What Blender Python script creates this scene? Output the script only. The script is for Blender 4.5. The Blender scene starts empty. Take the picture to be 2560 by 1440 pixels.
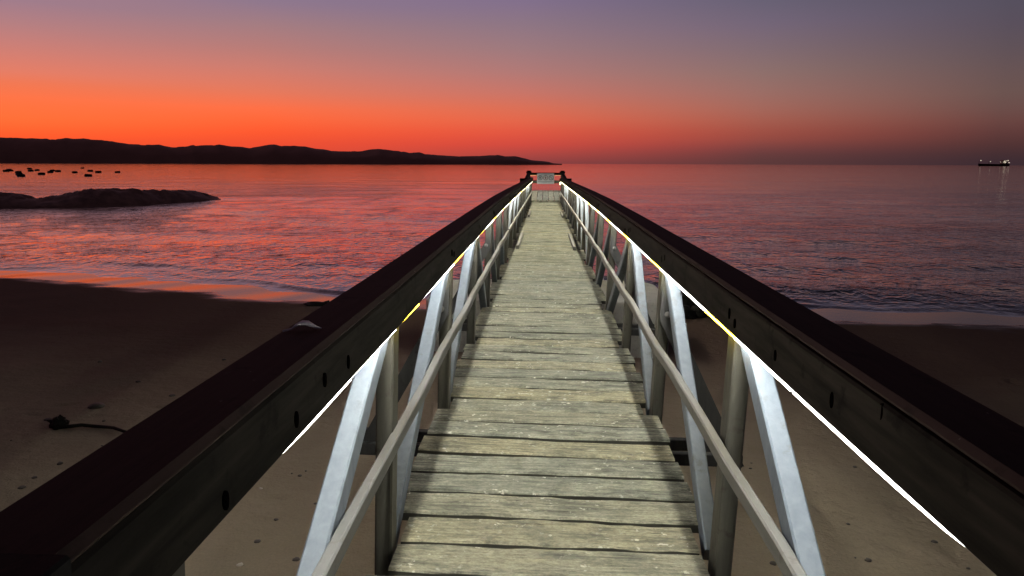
import bpy, bmesh, math, random
import numpy as np
from mathutils import Vector, Matrix, noise

random.seed(7)
rng = np.random.default_rng(7)
R = math.radians
scene = bpy.context.scene
COL = scene.collection

# ------------------------------------------------------------------ camera
CAM = Vector((0.0, 0.0, 2.85))           # sea level is z = 0
F_PX = 1849.0                            # focal length in pixels of the 2560 px wide frame
cam_data = bpy.data.cameras.new("camera")
cam = bpy.data.objects.new("camera", cam_data)
COL.objects.link(cam)
cam_data.sensor_width = 36.0
cam_data.lens = F_PX / 2560.0 * 36.0
cam_data.clip_start = 0.05
cam_data.clip_end = 80000.0
YAW, PITCH, ROLL = R(2.5), R(9.55), R(0.2)
cam_rot = Matrix.Rotation(YAW, 4, 'Z') @ Matrix.Rotation(R(90) - PITCH, 4, 'X') @ Matrix.Rotation(ROLL, 4, 'Z')
cam.matrix_world = Matrix.Translation(CAM) @ cam_rot
scene.camera = cam

def ray(px, py):
    d = Vector(((px - 1280) / F_PX, (720 - py) / F_PX, -1.0))
    return (cam_rot.to_3x3() @ d).normalized()
def at_z(px, py, z):
    d = ray(px, py); t = (z - CAM.z) / d.z
    return CAM + d * t
def at_y(px, py, y):
    d = ray(px, py)
    return CAM + d * (y / d.y)

# ------------------------------------------------------------------ dusk sky
def lin(c):
    out = []
    for v in c:
        v = v / 255.0
        out.append(v / 12.92 if v <= 0.04045 else ((v + 0.055) / 1.055) ** 2.4)
    return tuple(out) + (1.0,)

def glow(c):
    r, g, b, a = lin(c)
    k = 1.0 + .14 * max(0.0, min(1.0, (c[0] - 244) / 6.0))   # red highlights run past what the picture holds
    return (r * k, g * (1 + (k - 1) * .04), b * (1 + (k - 1) * .04), a)
world = bpy.data.worlds.new("World")
scene.world = world
world.use_nodes = True
wn, wl = world.node_tree.nodes, world.node_tree.links
wn.clear()
def N(tree, kind, **kw):
    n = tree.nodes.new(kind)
    for k, v in kw.items():
        setattr(n, k, v)
    return n
wt = world.node_tree
SUN_AZ = R(-40)                          # where the sun went down, left of the pier
sun_h = (math.sin(SUN_AZ), math.cos(SUN_AZ), 0.0)
tc = N(wt, "ShaderNodeTexCoord")
sep = N(wt, "ShaderNodeSeparateXYZ")
wl.new(tc.outputs["Generated"], sep.inputs[0])
asin = N(wt, "ShaderNodeMath", operation="ARCSINE")
wl.new(sep.outputs["Z"], asin.inputs[0])
elev = N(wt, "ShaderNodeMath", operation="MULTIPLY")     # 0..1 over 90 degrees
elev.inputs[1].default_value = 2 / math.pi
elev.use_clamp = True
wl.new(asin.outputs[0], elev.inputs[0])
flat = N(wt, "ShaderNodeCombineXYZ")
wl.new(sep.outputs["X"], flat.inputs[0]); wl.new(sep.outputs["Y"], flat.inputs[1])
nrm = N(wt, "ShaderNodeVectorMath", operation="NORMALIZE")
wl.new(flat.outputs[0], nrm.inputs[0])
dot = N(wt, "ShaderNodeVectorMath", operation="DOT_PRODUCT")
wl.new(nrm.outputs[0], dot.inputs[0]); dot.inputs[1].default_value = sun_h
acos = N(wt, "ShaderNodeMath", operation="ARCCOSINE")
acos.use_clamp = False
wl.new(dot.outputs["Value"], acos.inputs[0])
# angle from the sun's azimuth (degrees): list of (elevation in degrees, sRGB)
COLX = {4: 60, 19: 660, 38: 1300, 56: 1900, 71: 2500, 115: 2500}
def ev(ang, y):
    return math.degrees(math.asin(max(ray(COLX[ang], y).z, 0.0)))
def sun_angle(ang):
    d = ray(COLX[ang], 300)
    return math.degrees(abs(math.atan2(d.x, d.y) - SUN_AZ)) if ang < 115 else 115.0
SKY = [
 (4,  [(409,(236,78,44)),(345,(247,90,45)),(330,(250,98,47)),(300,(251,112,56)),(260,(249,116,66)),(210,(243,121,83)),(180,(230,127,103)),(120,(206,128,118)),(60,(182,128,130)),(0,(160,125,140))]),
 (19, [(409,(225,75,52)),(360,(241,80,50)),(330,(247,90,49)),(300,(248,104,58)),(270,(247,113,71)),(230,(231,122,93)),(170,(207,126,112)),(120,(185,125,120)),(60,(164,125,130)),(0,(142,120,142))]),
 (38, [(409,(140,65,65)),(385,(178,72,66)),(360,(211,76,64)),(330,(226,88,66)),(300,(228,104,76)),(270,(219,112,87)),(230,(200,118,105)),(180,(178,122,118)),(120,(158,122,126)),(60,(142,118,132)),(0,(130,112,140))]),
 (56, [(409,(92,58,58)),(390,(100,60,60)),(370,(122,66,64)),(350,(147,74,66)),(330,(160,80,68)),(300,(166,94,80)),(270,(164,104,92)),(230,(155,110,102)),(180,(142,112,108)),(120,(128,107,114)),(60,(116,102,120)),(0,(104,97,116))]),
 (71, [(409,(60,44,50)),(390,(66,46,50)),(360,(82,52,52)),(330,(96,60,58)),(300,(106,70,66)),(270,(108,78,74)),(230,(108,84,80)),(180,(104,84,84)),(120,(96,82,88)),(60,(90,80,92)),(0,(86,80,94))]),
 (115,[(409,(38,34,44)),(330,(56,46,54)),(270,(66,56,64)),(180,(68,60,70)),(60,(64,62,76)),(0,(60,60,78))]),
]
HIGH = {4:  [(18,(174,126,130)),(28,(130,98,110)),(50,(52,40,48)),(90,(29,24,30))],
        19: [(18,(152,119,133)),(28,(114,91,108)),(50,(49,39,47)),(90,(29,24,30))],
        38: [(18,(120,104,132)),(28,(82,73,95)),(50,(41,35,44)),(90,(29,24,30))],
        56: [(18,(77,69,86)),(28,(51,46,59)),(50,(36,31,39)),(90,(29,24,30))],
        71: [(18,(57,51,64)),(28,(41,37,48)),(50,(33,29,36)),(90,(29,24,30))],
        115:[(18,(44,41,51)),(28,(38,34,43)),(50,(31,27,34)),(90,(29,24,30))]}
prev = None
for k, (ang, stops) in enumerate(SKY):
    ramp = N(wt, "ShaderNodeValToRGB")
    cr = ramp.color_ramp
    pts = [(ev(ang, y) / 90.0, c) for y, c in stops] + [(e / 90.0, c) for e, c in HIGH[ang]]
    cr.elements[0].position = pts[0][0]; cr.elements[0].color = glow(pts[0][1])
    cr.elements[1].position = pts[-1][0]; cr.elements[1].color = lin(pts[-1][1])
    for p, c in pts[1:-1]:
        e = cr.elements.new(p); e.color = glow(c)
    wl.new(elev.outputs[0], ramp.inputs[0])
    if prev is None:
        prev = ramp.outputs[0]
    else:
        mr = N(wt, "ShaderNodeMapRange")
        mr.inputs[1].default_value = R(sun_angle(SKY[k-1][0])); mr.inputs[2].default_value = R(sun_angle(ang))
        wl.new(acos.outputs[0], mr.inputs[0])
        mx = N(wt, "ShaderNodeMix", data_type="RGBA")
        wl.new(mr.outputs[0], mx.inputs["Factor"])
        wl.new(prev, mx.inputs["A"]); wl.new(ramp.outputs[0], mx.inputs["B"])
        prev = mx.outputs["Result"]
bg = N(wt, "ShaderNodeBackground")
wl.new(prev, bg.inputs[0]); bg.inputs[1].default_value = 1.0
wo = N(wt, "ShaderNodeOutputWorld")
wl.new(bg.outputs[0], wo.inputs[0])
# the sun is below the horizon: no sun lamp. The pier's own light strips are built with the pier.

vs = scene.view_settings
vs.view_transform = 'Standard'; vs.look = 'None'; vs.exposure = 0.0; vs.gamma = 1.0
vs.use_curve_mapping = False
scene.render.engine = 'CYCLES'
cy = scene.cycles
cy.use_denoising = True
try:
    cy.denoiser = 'OPENIMAGEDENOISE'
except Exception:
    pass
cy.max_bounces = 6; cy.diffuse_bounces = 4; cy.glossy_bounces = 3
cy.sample_clamp_indirect = 4.0
cy.sample_clamp_direct = 14.0
cy.caustics_reflective = False; cy.caustics_refractive = False

# ------------------------------------------------------------------ helpers
def mesh_obj(name, verts, faces, mat=None, parent=None, smooth=False):
    me = bpy.data.meshes.new(name)
    me.from_pydata([tuple(v) for v in verts], [], faces)
    me.update()
    if smooth:
        me.polygons.foreach_set("use_smooth", [True] * len(me.polygons))
    if mat: me.materials.append(mat)
    o = bpy.data.objects.new(name, me)
    COL.objects.link(o)
    if parent: o.parent = parent
    return o
def inst(name, me, parent=None, loc=(0,0,0), rot=(0,0,0), scale=(1,1,1)):
    o = bpy.data.objects.new(name, me)
    COL.objects.link(o)
    o.location = loc; o.rotation_euler = rot; o.scale = scale
    if parent: o.parent = parent
    return o
def tag(o, label=None, cat=None, group=None, kind=None):
    if label: o["label"] = label
    if cat: o["category"] = cat
    if group: o["group"] = group
    if kind: o["kind"] = kind
    return o
def empty(name, loc=(0,0,0)):
    o = bpy.data.objects.new(name, None); COL.objects.link(o); o.location = loc
    o.empty_display_size = 0.2
    return o
def chamfer_profile(w, h, c):
    a, b = w / 2, h / 2
    return [(-a+c,-b),(a-c,-b),(a,-b+c),(a,b-c),(a-c,b),(-a+c,b),(-a,b-c),(-a,-b+c)]
def sweep(points, prof, ux, uz):
    """extrude prof along points; ux/uz: section axes (constant)"""
    V, Fc = [], []
    n = len(prof)
    for p in points:
        for a, b in prof:
            V.append(p + ux * a + uz * b)
    for i in range(len(points) - 1):
        for j in range(n):
            k = (j + 1) % n
            Fc.append((i*n+j, i*n+k, (i+1)*n+k, (i+1)*n+j))
    Fc.append(tuple(range(n))[::-1])
    m = (len(points) - 1) * n
    Fc.append(tuple(range(m, m + n)))
    return V, Fc
def fix_normals(o):
    bm = bmesh.new(); bm.from_mesh(o.data)
    bmesh.ops.recalc_face_normals(bm, faces=bm.faces)
    bm.to_mesh(o.data); bm.free()
    return o
def bar(name, p0, p1, w, h, mat, parent, xaxis=Vector((1,0,0)), c=0.006, seg=1):
    """bar from p0 to p1; w measured along xaxis, h across"""
    d = (p1 - p0).normalized()
    ux = (xaxis - d * xaxis.dot(d)).normalized()
    uz = ux.cross(d).normalized()
    pts = [p0.lerp(p1, i / seg) for i in range(seg + 1)]
    V, Fc = sweep(pts, chamfer_profile(w, h, min(c, w*.3, h*.3)), ux, uz)
    return fix_normals(mesh_obj(name, V, Fc, mat, parent))

# ------------------------------------------------------------------ materials
def new_mat(name):
    m = bpy.data.materials.new(name); m.use_nodes = True
    t = m.node_tree; t.nodes.clear()
    out = N(t, "ShaderNodeOutputMaterial")
    b = N(t, "ShaderNodeBsdfPrincipled")
    t.links.new(b.outputs[0], out.inputs[0])
    return m, t, b
def ramp_node(t, stops, fac):
    r = N(t, "ShaderNodeValToRGB"); cr = r.color_ramp
    cr.elements[0].position, cr.elements[0].color = stops[0][0], tuple(stops[0][1]) + (1,)
    cr.elements[1].position, cr.elements[1].color = stops[-1][0], tuple(stops[-1][1]) + (1,)
    for p, c in stops[1:-1]:
        e = cr.elements.new(p); e.color = tuple(c) + (1,)
    t.links.new(fac, r.inputs[0])
    return r.outputs[0]
def val_ramp(t, a, b, fac):
    m = N(t, "ShaderNodeMapRange"); m.inputs[1].default_value = a; m.inputs[2].default_value = b
    t.links.new(fac, m.inputs[0]); return m.outputs[0]
def noise_tex(t, vec, scale, detail=4, rough=.55, dist=0.0):
    n = N(t, "ShaderNodeTexNoise"); n.inputs["Scale"].default_value = scale
    n.inputs["Detail"].default_value = detail; n.inputs["Roughness"].default_value = rough
    n.inputs["Distortion"].default_value = dist
    t.links.new(vec, n.inputs["Vector"]); return n.outputs[0]
def mapping(t, vec, scale=(1,1,1), loc=(0,0,0)):
    m = N(t, "ShaderNodeMapping"); m.inputs["Scale"].default_value = scale; m.inputs["Location"].default_value = loc
    t.links.new(vec, m.inputs["Vector"]); return m.outputs[0]
def obj_vec(t, spread=40.0):
    tcn = N(t, "ShaderNodeTexCoord"); oi = N(t, "ShaderNodeObjectInfo")
    mul = N(t, "ShaderNodeMath", operation="MULTIPLY"); mul.inputs[1].default_value = spread
    t.links.new(oi.outputs["Random"], mul.inputs[0])
    ad = N(t, "ShaderNodeVectorMath", operation="ADD")
    t.links.new(tcn.outputs["Object"], ad.inputs[0]); t.links.new(mul.outputs[0], ad.inputs[1])
    return ad.outputs[0], oi.outputs["Random"]
def mix(t, fac, a, b, mode="MIX"):
    m = N(t, "ShaderNodeMix", data_type="RGBA", blend_type=mode)
    if isinstance(fac, float): m.inputs["Factor"].default_value = fac
    else: t.links.new(fac, m.inputs["Factor"])
    for s, v in (("A", a), ("B", b)):
        if isinstance(v, tuple): m.inputs[s].default_value = v + (1,)
        else: t.links.new(v, m.inputs[s])
    return m.outputs["Result"]
def math_n(t, op, a, b=None, clamp=False):
    m = N(t, "ShaderNodeMath", operation=op); m.use_clamp = clamp
    for i, v in enumerate((a, b)):
        if v is None: continue
        if isinstance(v, (int, float)): m.inputs[i].default_value = v
        else: t.links.new(v, m.inputs[i])
    return m.outputs[0]
def bump(t, b, height, strength, dist):
    bn = N(t, "ShaderNodeBump"); bn.inputs["Strength"].default_value = strength
    bn.inputs["Distance"].default_value = dist
    t.links.new(height, bn.inputs["Height"]); t.links.new(bn.outputs[0], b.inputs["Normal"])
    return bn

def deck_wood(name, grain_axis):
    m, t, b = new_mat(name)
    v, rnd = obj_vec(t)
    sc = (2.6, 34, 34) if grain_axis == 0 else (34, 2.6, 34)
    g1 = noise_tex(t, mapping(t, v, sc), 1.6, 6, .62, .25)
    sc2 = (5.0, 90, 90) if grain_axis == 0 else (90, 5.0, 90)
    g2 = noise_tex(t, mapping(t, v, sc2), 1.6, 4, .6, .2)
    blot = noise_tex(t, mapping(t, v, (1.6, 3.2, 3) if grain_axis == 0 else (3.2, 1.6, 3)), 1.7, 5, .6)
    col = ramp_node(t, [(.28,(.045,.048,.040)),(.42,(.155,.16,.128)),(.52,(.31,.314,.252)),(.68,(.47,.46,.35)),(.85,(.60,.56,.40))],
                    math_n(t, "ADD", math_n(t, "MULTIPLY", g1, .62), math_n(t, "MULTIPLY", blot, .40)))
    # each board weathered differently
    tint = ramp_node(t, [(0,(.80,.83,.84)),(.4,(.95,.97,.96)),(.75,(1.03,1.02,.97)),(1,(1.14,1.08,.92))], rnd)
    col = mix(t, 1.0, col, tint, "MULTIPLY")
    # dark cracks along the grain
    crack = val_ramp(t, .30, .40, g2)
    col = mix(t, math_n(t, "MULTIPLY", math_n(t, "SUBTRACT", 1.0, crack, True), .8), col, (.03,.031,.027))
    # algae-dark worn patches
    dark = val_ramp(t, .50, .66, noise_tex(t, mapping(t, v, (1, 2, 1) if grain_axis == 0 else (2, 1, 1)), 5.0, 7, .72))
    col = mix(t, math_n(t, "MULTIPLY", dark, .82), col, (.075,.078,.062))
    # gritty weathering of the surface fibres
    spk = noise_tex(t, mapping(t, v, (1, 1.7, 1) if grain_axis == 0 else (1.7, 1, 1)), 48, 5, .75)
    col = mix(t, 1.0, col, ramp_node(t, [(.30,(.52,.52,.52)),(.5,(.98,.98,.98)),(.68,(1.38,1.36,1.30))], spk), "MULTIPLY")
    # large pale worn patches
    wp = val_ramp(t, .60, .70, noise_tex(t, mapping(t, v, (1, 1.6, 1), (11, 2, 5)), 7.5, 6, .7))
    col = mix(t, math_n(t, "MULTIPLY", wp, .5), col, (.62,.60,.45))
    # dried droppings and salt flecks
    fl = val_ramp(t, .61, .66, noise_tex(t, mapping(t, v, (1,1.3,1), (3,7,1)), 22, 5, .62))
    area = val_ramp(t, .44, .58, noise_tex(t, v, 3.3, 3, .5))
    spots = math_n(t, "MULTIPLY", fl, area)
    col = mix(t, math_n(t, "MULTIPLY", spots, .95), col, (.82,.82,.72))
    t.links.new(col, b.inputs["Base Color"])
    b.inputs["Roughness"].default_value = .82
    b.inputs["Specular IOR Level"].default_value = .25
    h = math_n(t, "ADD", math_n(t, "MULTIPLY", g1, .6), math_n(t, "ADD", math_n(t, "MULTIPLY", crack, .5), math_n(t, "MULTIPLY", blot, .6)))
    bump(t, b, math_n(t, "ADD", h, math_n(t, "MULTIPLY", spk, .7)), .85, .007)
    return m
M_DECK = deck_wood("weathered_deck_wood", 0)
M_DECK_Y = deck_wood("weathered_platform_wood", 1)

def painted(name, c0, c1, wear, rough=.55, axis_scale=(14, 14, 2.0), spec=.3):
    m, t, b = new_mat(name)
    v, rnd = obj_vec(t)
    n1 = noise_tex(t, mapping(t, v, axis_scale), 2.2, 5, .6, .3)
    n2 = noise_tex(t, v, 9, 5, .65)
    col = mix(t, val_ramp(t, .3, .7, n1), c0, c1)
    tint = ramp_node(t, [(0,(.84,.86,.88)),(1,(1.1,1.08,1.05))], rnd)
    col = mix(t, 1.0, col, tint, "MULTIPLY")
    col = mix(t, math_n(t, "MULTIPLY", val_ramp(t, .58, .66, n2), .7), col, wear)
    t.links.new(col, b.inputs["Base Color"])
    b.inputs["Roughness"].default_value = rough
    b.inputs["Specular IOR Level"].default_value = spec
    bump(t, b, math_n(t, "ADD", n1, math_n(t, "MULTIPLY", n2, .5)), .35, .004)
    return m
M_EDGE = painted("gap_shade_board_edge", (.030,.031,.025), (.055,.055,.042), (.02,.02,.016), .8, (3, 30, 30))  # board sides coloured dark to put shade into the deck gaps
M_STRUT = painted("pale_grey_paint", (.080,.098,.117), (.112,.135,.158), (.055,.058,.055))
M_POST = painted("grey_green_timber", (.045,.045,.037), (.075,.072,.058), (.034,.028,.022), spec=.12)
M_BEAM = painted("dark_rail_timber", (.0100,.0090,.0074), (.0315,.0270,.0218), (.0065,.0058,.005), .85, (10, 1.2, 14), .04)
M_CAP = painted("dark_rail_cap_timber", (.034,.022,.019), (.050,.032,.027), (.020,.015,.013), .85, (14, 1.0, 14), .10)
t = M_CAP.node_tree
b = [n for n in t.nodes if n.type == "BSDF_PRINCIPLED"][0]
src = b.inputs["Base Color"].links[0].from_socket
v, rnd = obj_vec(t, 17.0)
sc_ = math_n(t, "MULTIPLY", val_ramp(t, .67, .72, noise_tex(t, mapping(t, v, (1.2, 1, 1)), 16, 4, .6)), val_ramp(t, .5, .6, noise_tex(t, v, 1.3, 2, .5)))
t.links.new(mix(t, math_n(t, "MULTIPLY", sc_, .6), src, (.30,.27,.25)), b.inputs["Base Color"])
M_HAND = painted("grey_handrail_paint", (.070,.072,.067), (.104,.106,.098), (.045,.038,.03), .5, (14, 1.5, 14))
M_BRACE = painted("dark_brace_timber", (.034,.036,.036), (.054,.054,.052), (.024,.022,.02), .7, spec=.1)

def plain(name, c, rough=.6, metal=0.0, var=.25, scale=8.0, bmp=.3):
    m, t, b = new_mat(name)
    v, rnd = obj_vec(t)
    n = noise_tex(t, v, scale, 5, .6)
    lo = tuple(x * (1 - var) for x in c); hi = tuple(min(1, x * (1 + var)) for x in c)
    t.links.new(mix(t, val_ramp(t, .3, .7, n), lo, hi), b.inputs["Base Color"])
    b.inputs["Roughness"].default_value = rough; b.inputs["Metallic"].default_value = metal
    if max(c) < .05: b.inputs["Specular IOR Level"].default_value = .08
    bump(t, b, n, bmp, .01)
    return m
M_METAL = plain("painted_bolt", (.13,.13,.12), .5, .0, .2, 30, .1)
M_HOLE = plain("recess_shade_dark", (.0016,.0014,.0012), .8, 0, .3, 30, .2)
_m = bpy.data.materials.new("recess_shade_black"); _m.use_nodes = True; _m.node_tree.nodes.clear()
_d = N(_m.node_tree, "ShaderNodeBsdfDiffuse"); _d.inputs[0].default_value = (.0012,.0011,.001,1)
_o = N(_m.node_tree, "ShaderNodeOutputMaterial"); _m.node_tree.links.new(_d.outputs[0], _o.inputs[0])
M_HOLE = _m  # black colour stands in for the shade inside a bolt hole
M_BLACK = plain("black_end_strap", (.006,.006,.006), .75, 0, .2, 20, .2)

def emis(name, c, s):
    m = bpy.data.materials.new(name); m.use_nodes = True
    t = m.node_tree; t.nodes.clear()
    e = N(t, "ShaderNodeEmission"); e.inputs[0].default_value = tuple(c) + (1,); e.inputs[1].default_value = s
    o = N(t, "ShaderNodeOutputMaterial"); t.links.new(e.outputs[0], o.inputs[0])
    return m
M_LED = emis("white_led_strip", (1.0, .97, .90), 182.0)
M_LEDY = emis("yellow_led_strip", (1.0, .74, .05), 34.0)
M_LEDE = emis("platform_led_strip", (1.0, .97, .90), 130.0)
M_LED2 = emis("outer_span_led_strip", (1.0, .95, .80), 98.0)
M_LEDV = emis("warm_end_strip", (1.0, .80, .45), 45.0)
M_LEDD = emis("dim_end_strip", (1.0, .70, .28), 2.5)

# concrete
m, t, b = new_mat("weathered_concrete"); M_CONC = m
v, rnd = obj_vec(t)
n1 = noise_tex(t, v, 2.2, 6, .65); n2 = noise_tex(t, v, 22, 5, .7)
col = mix(t, val_ramp(t, .3, .7, n1), (.36,.355,.32), (.54,.53,.48))
col = mix(t, math_n(t, "MULTIPLY", val_ramp(t, .55, .7, n2), .5), col, (.16,.155,.14))
t.links.new(col, b.inputs["Base Color"]); b.inputs["Roughness"].default_value = .9
bump(t, b, math_n(t, "ADD", n1, n2), .5, .012)

# sand: dry, damp towards the water, a mirror-wet strip where the swash just ran out
m, t, b = new_mat("beach_sand"); M_SAND = m
tcn = N(t, "ShaderNodeTexCoord"); v = tcn.outputs["Object"]
att = N(t, "ShaderNodeAttribute"); att.attribute_name = "seaward"
s = att.outputs["Fac"]
wob = math_n(t, "MULTIPLY", math_n(t, "SUBTRACT", noise_tex(t, mapping(t, v, (.55, 1.3, 1)), 1.0, 4, .6), .5), 1.9)
s2 = math_n(t, "ADD", s, wob)
wet = val_ramp(t, -1.75, -1.25, s2)
damp = val_ramp(t, -13.0, -5.0, s2)
n1 = noise_tex(t, v, .9, 6, .6); n2 = noise_tex(t, v, 60, 4, .7); n3 = noise_tex(t, v, 7, 5, .6)
col = mix(t, val_ramp(t, .3, .7, n1), (.36,.31,.215), (.45,.39,.275))
col = mix(t, math_n(t, "MULTIPLY", val_ramp(t, .35, .65, n2), .35), col, (.24,.205,.15))
col = mix(t, math_n(t, "MULTIPLY", damp, .92), col, (.098,.060,.046))
col = mix(t, wet, col, (.05,.043,.036))
t.links.new(col, b.inputs["Base Color"])
rr = N(t, "ShaderNodeMapRange"); rr.inputs[3].default_value = .9; rr.inputs[4].default_value = .07
t.links.new(wet, rr.inputs[0]); t.links.new(rr.outputs[0], b.inputs["Roughness"])
sp = N(t, "ShaderNodeMapRange"); sp.inputs[3].default_value = .12; sp.inputs[4].default_value = .5
t.links.new(wet, sp.inputs[0]); t.links.new(sp.outputs[0], b.inputs["Specular IOR Level"])
hh = math_n(t, "ADD", math_n(t, "MULTIPLY", n3, .9), math_n(t, "MULTIPLY", n2, .16))
hh = math_n(t, "MULTIPLY", hh, math_n(t, "SUBTRACT", 1.0, math_n(t, "MULTIPLY", wet, .93)))
bump(t, b, hh, .85, .040)

# water
m, t, b = new_mat("sea_water"); M_SEA = m
tcn = N(t, "ShaderNodeTexCoord"); v = tcn.outputs["Object"]
b.inputs["Base Color"].default_value = (.012,.013,.017,1)
b.inputs["Roughness"].default_value = .045; b.inputs["IOR"].default_value = 1.333
w00 = noise_tex(t, mapping(t, v, (.85, .24, 1)), 1.0, 2, .5, .5)
w0 = noise_tex(t, mapping(t, v, (1.5, .75, 1)), 1.0, 2, .5, .8)
w1 = noise_tex(t, mapping(t, v, (2.6, 2.4, 1)), 1.0, 2, .5, .9)
w2 = noise_tex(t, mapping(t, v, (6.0, 6.8, 1)), 1.0, 2, .5, .6)
w3 = noise_tex(t, mapping(t, v, (.06, .16, 1)), 1.0, 3, .5)
att = N(t, "ShaderNodeAttribute"); att.attribute_name = "calm"
far = N(t, "ShaderNodeAttribute"); far.attribute_name = "offshore"
near_k = math_n(t, "SUBTRACT", 1.0, math_n(t, "MULTIPLY", far.outputs["Fac"], .70))
hh = math_n(t, "ADD", math_n(t, "MULTIPLY", w1, .92), math_n(t, "MULTIPLY", w2, .24))
hh = math_n(t, "MULTIPLY", hh, near_k)
hh = math_n(t, "ADD", hh, math_n(t, "MULTIPLY", w0, .72))
hh = math_n(t, "ADD", hh, math_n(t, "MULTIPLY", w00, 1.25))
hh = math_n(t, "MULTIPLY", hh, math_n(t, "ADD", .6, math_n(t, "MULTIPLY", val_ramp(t, .35, .65, w3), .7)))
hh = math_n(t, "MULTIPLY", hh, att.outputs["Fac"])
bn = bump(t, b, hh, 1.0, .125)
b.inputs["Coat Weight"].default_value = 1.0; b.inputs["Coat IOR"].default_value = 1.33
b.inputs["Coat Roughness"].default_value = .05
t.links.new(bn.outputs[0], b.inputs["Coat Normal"])
rm = N(t, "ShaderNodeMapRange"); rm.inputs[3].default_value = .04; rm.inputs[4].default_value = .09
t.links.new(far.outputs["Fac"], rm.inputs[0])
# thin broken foam where the swash turns
fa = N(t, "ShaderNodeAttribute"); fa.attribute_name = "foam"
fm = math_n(t, "MULTIPLY", fa.outputs["Fac"], val_ramp(t, .47, .60, noise_tex(t, mapping(t, v, (3.0, 7.0, 1)), 1.0, 6, .65)))
t.links.new(mix(t, fm, (.012,.013,.017), (.55,.52,.52)), b.inputs["Base Color"])
t.links.new(math_n(t, "ADD", rm.outputs[0], math_n(t, "MULTIPLY", fm, .6)), b.inputs["Roughness"])
t.links.new(math_n(t, "SUBTRACT", 1.0, fm), b.inputs["Coat Weight"])

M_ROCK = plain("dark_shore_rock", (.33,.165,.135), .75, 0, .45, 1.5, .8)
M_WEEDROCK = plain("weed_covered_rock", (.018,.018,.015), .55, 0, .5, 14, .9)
M_HILL = plain("far_headland_airlight", (.44,.20,.155), 1.0, 0, .10, .02, .0)  # base colour raised and reddened in place of airlight over the far hills

# ------------------------------------------------------------------ shape of the shore
def water_line(x):
    return 15.9 - .195 * x - 1.15 * np.exp(-((x + 4.6) / 3.0) ** 2) + .18 * np.sin(x * .9 + .5) + .08 * np.sin(x * 2.3)
def smooth_noise(x, y, k, seed, octaves=3):
    r = np.random.default_rng(seed); out = np.zeros_like(x)
    for o in range(octaves):
        for j in range(7):
            a = r.uniform(0, 2*math.pi); f = k * (1.9 ** o) * r.uniform(.7, 1.4)
            out += np.sin((x*math.cos(a) + y*math.sin(a)) * f + r.uniform(0, 6.28)) * (.55 ** o) / 4.0
    return out
def sand_height(x, y):
    s = y - water_line(x)
    z = np.where(s < 0, .42 * (1 - np.exp(np.minimum(s, 0) / 12.0)), -.04 * s)
    z = z + .030 * np.clip(-s - 7.0, 0, 14) 
    dry = np.clip((-s - 2.0) / 2.5, 0, 1)
    z = z + dry * (.030 * smooth_noise(x, y, .9, 3, 2) + .012 * smooth_noise(x, y, 4.2, 4, 2))
    z = z + np.clip(1 - dry, 0, 1) * .006 * np.sin(x * 3.1 - y * 2.0 + np.sin(x * 1.3))
    return z
def sand_z(x, y):
    return float(sand_height(np.array([float(x)]), np.array([float(y)]))[0])

def grid_mesh(name, X, Y, Z, mat, smooth=True, attrs=None):
    ny, nx = X.shape
    co = np.stack([X, Y, Z], -1).reshape(-1, 3)
    idx = np.arange(ny * nx).reshape(ny, nx)
    q = np.stack([idx[:-1, :-1], idx[:-1, 1:], idx[1:, 1:], idx[1:, :-1]], -1).reshape(-1, 4)
    me = bpy.data.meshes.new(name)
    me.vertices.add(len(co)); me.vertices.foreach_set("co", co.astype(np.float32).ravel())
    me.loops.add(q.size); me.loops.foreach_set("vertex_index", q.astype(np.int32).ravel())
    me.polygons.add(len(q)); me.polygons.foreach_set("loop_start", np.arange(0, q.size, 4, dtype=np.int32))
    me.polygons.foreach_set("loop_total", np.full(len(q), 4, dtype=np.int32))
    me.update(calc_edges=True)
    if smooth: me.polygons.foreach_set("use_smooth", np.ones(len(q), dtype=bool))
    for an, av in (attrs or {}).items():
        a = me.attributes.new(an, 'FLOAT', 'POINT'); a.data.foreach_set("value", av.astype(np.float32).ravel())
    me.materials.append(mat)
    o = bpy.data.objects.new(name, me); COL.objects.link(o)
    return o

# ground
xs = np.concatenate([-np.geomspace(400, 14, 26)[:-1], np.arange(-14, -6, .16), np.arange(-6, 6, .05), np.arange(6, 14.01, .16), np.geomspace(14, 400, 26)[1:]])
ys = np.concatenate([-np.geomspace(250, 3, 18)[:-1], np.arange(-3, 1, .11), np.arange(1, 11, .05), np.arange(11, 24.01, .11), np.geomspace(24, 140, 14)[1:]])
X, Y = np.meshgrid(xs, ys)
Z = sand_height(X, Y)
# shallow footprints
fr = np.random.default_rng(21)
trails = []
for _ in range(16):
    px_, py_, a = fr.uniform(-6, 6), fr.uniform(1.5, 9.5), fr.uniform(0, 2*math.pi)
    for st in range(int(fr.uniform(4, 11))):
        sdx = (-1) ** st * .09
        trails.append((px_ - sdx*math.sin(a), py_ + sdx*math.cos(a), a + fr.normal(0, .12)))
        px_ += .62*math.cos(a); py_ += .62*math.sin(a); a += fr.normal(0, .08)
for (fx, fy, a) in trails:
    if abs(fx) > 7 or not .5 < fy < 10.8: continue
    m_ = (np.abs(X - fx) < .5) & (np.abs(Y - fy) < .5)
    dx, dy = X[m_] - fx, Y[m_] - fy
    u = dx*math.cos(a) + dy*math.sin(a); w = -dx*math.sin(a) + dy*math.cos(a)
    rr_ = np.sqrt((u/.135)**2 + (w/.06)**2)
    Z[m_] += -fr.uniform(.012,.026) * np.exp(-rr_**4) + .007 * np.exp(-((rr_-1.35)/.3)**2)
S = np.clip(Y - water_line(X), -30, 30)
sand = grid_mesh("beach_sand", X, Y, Z, M_SAND, attrs={"seaward": S})
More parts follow.
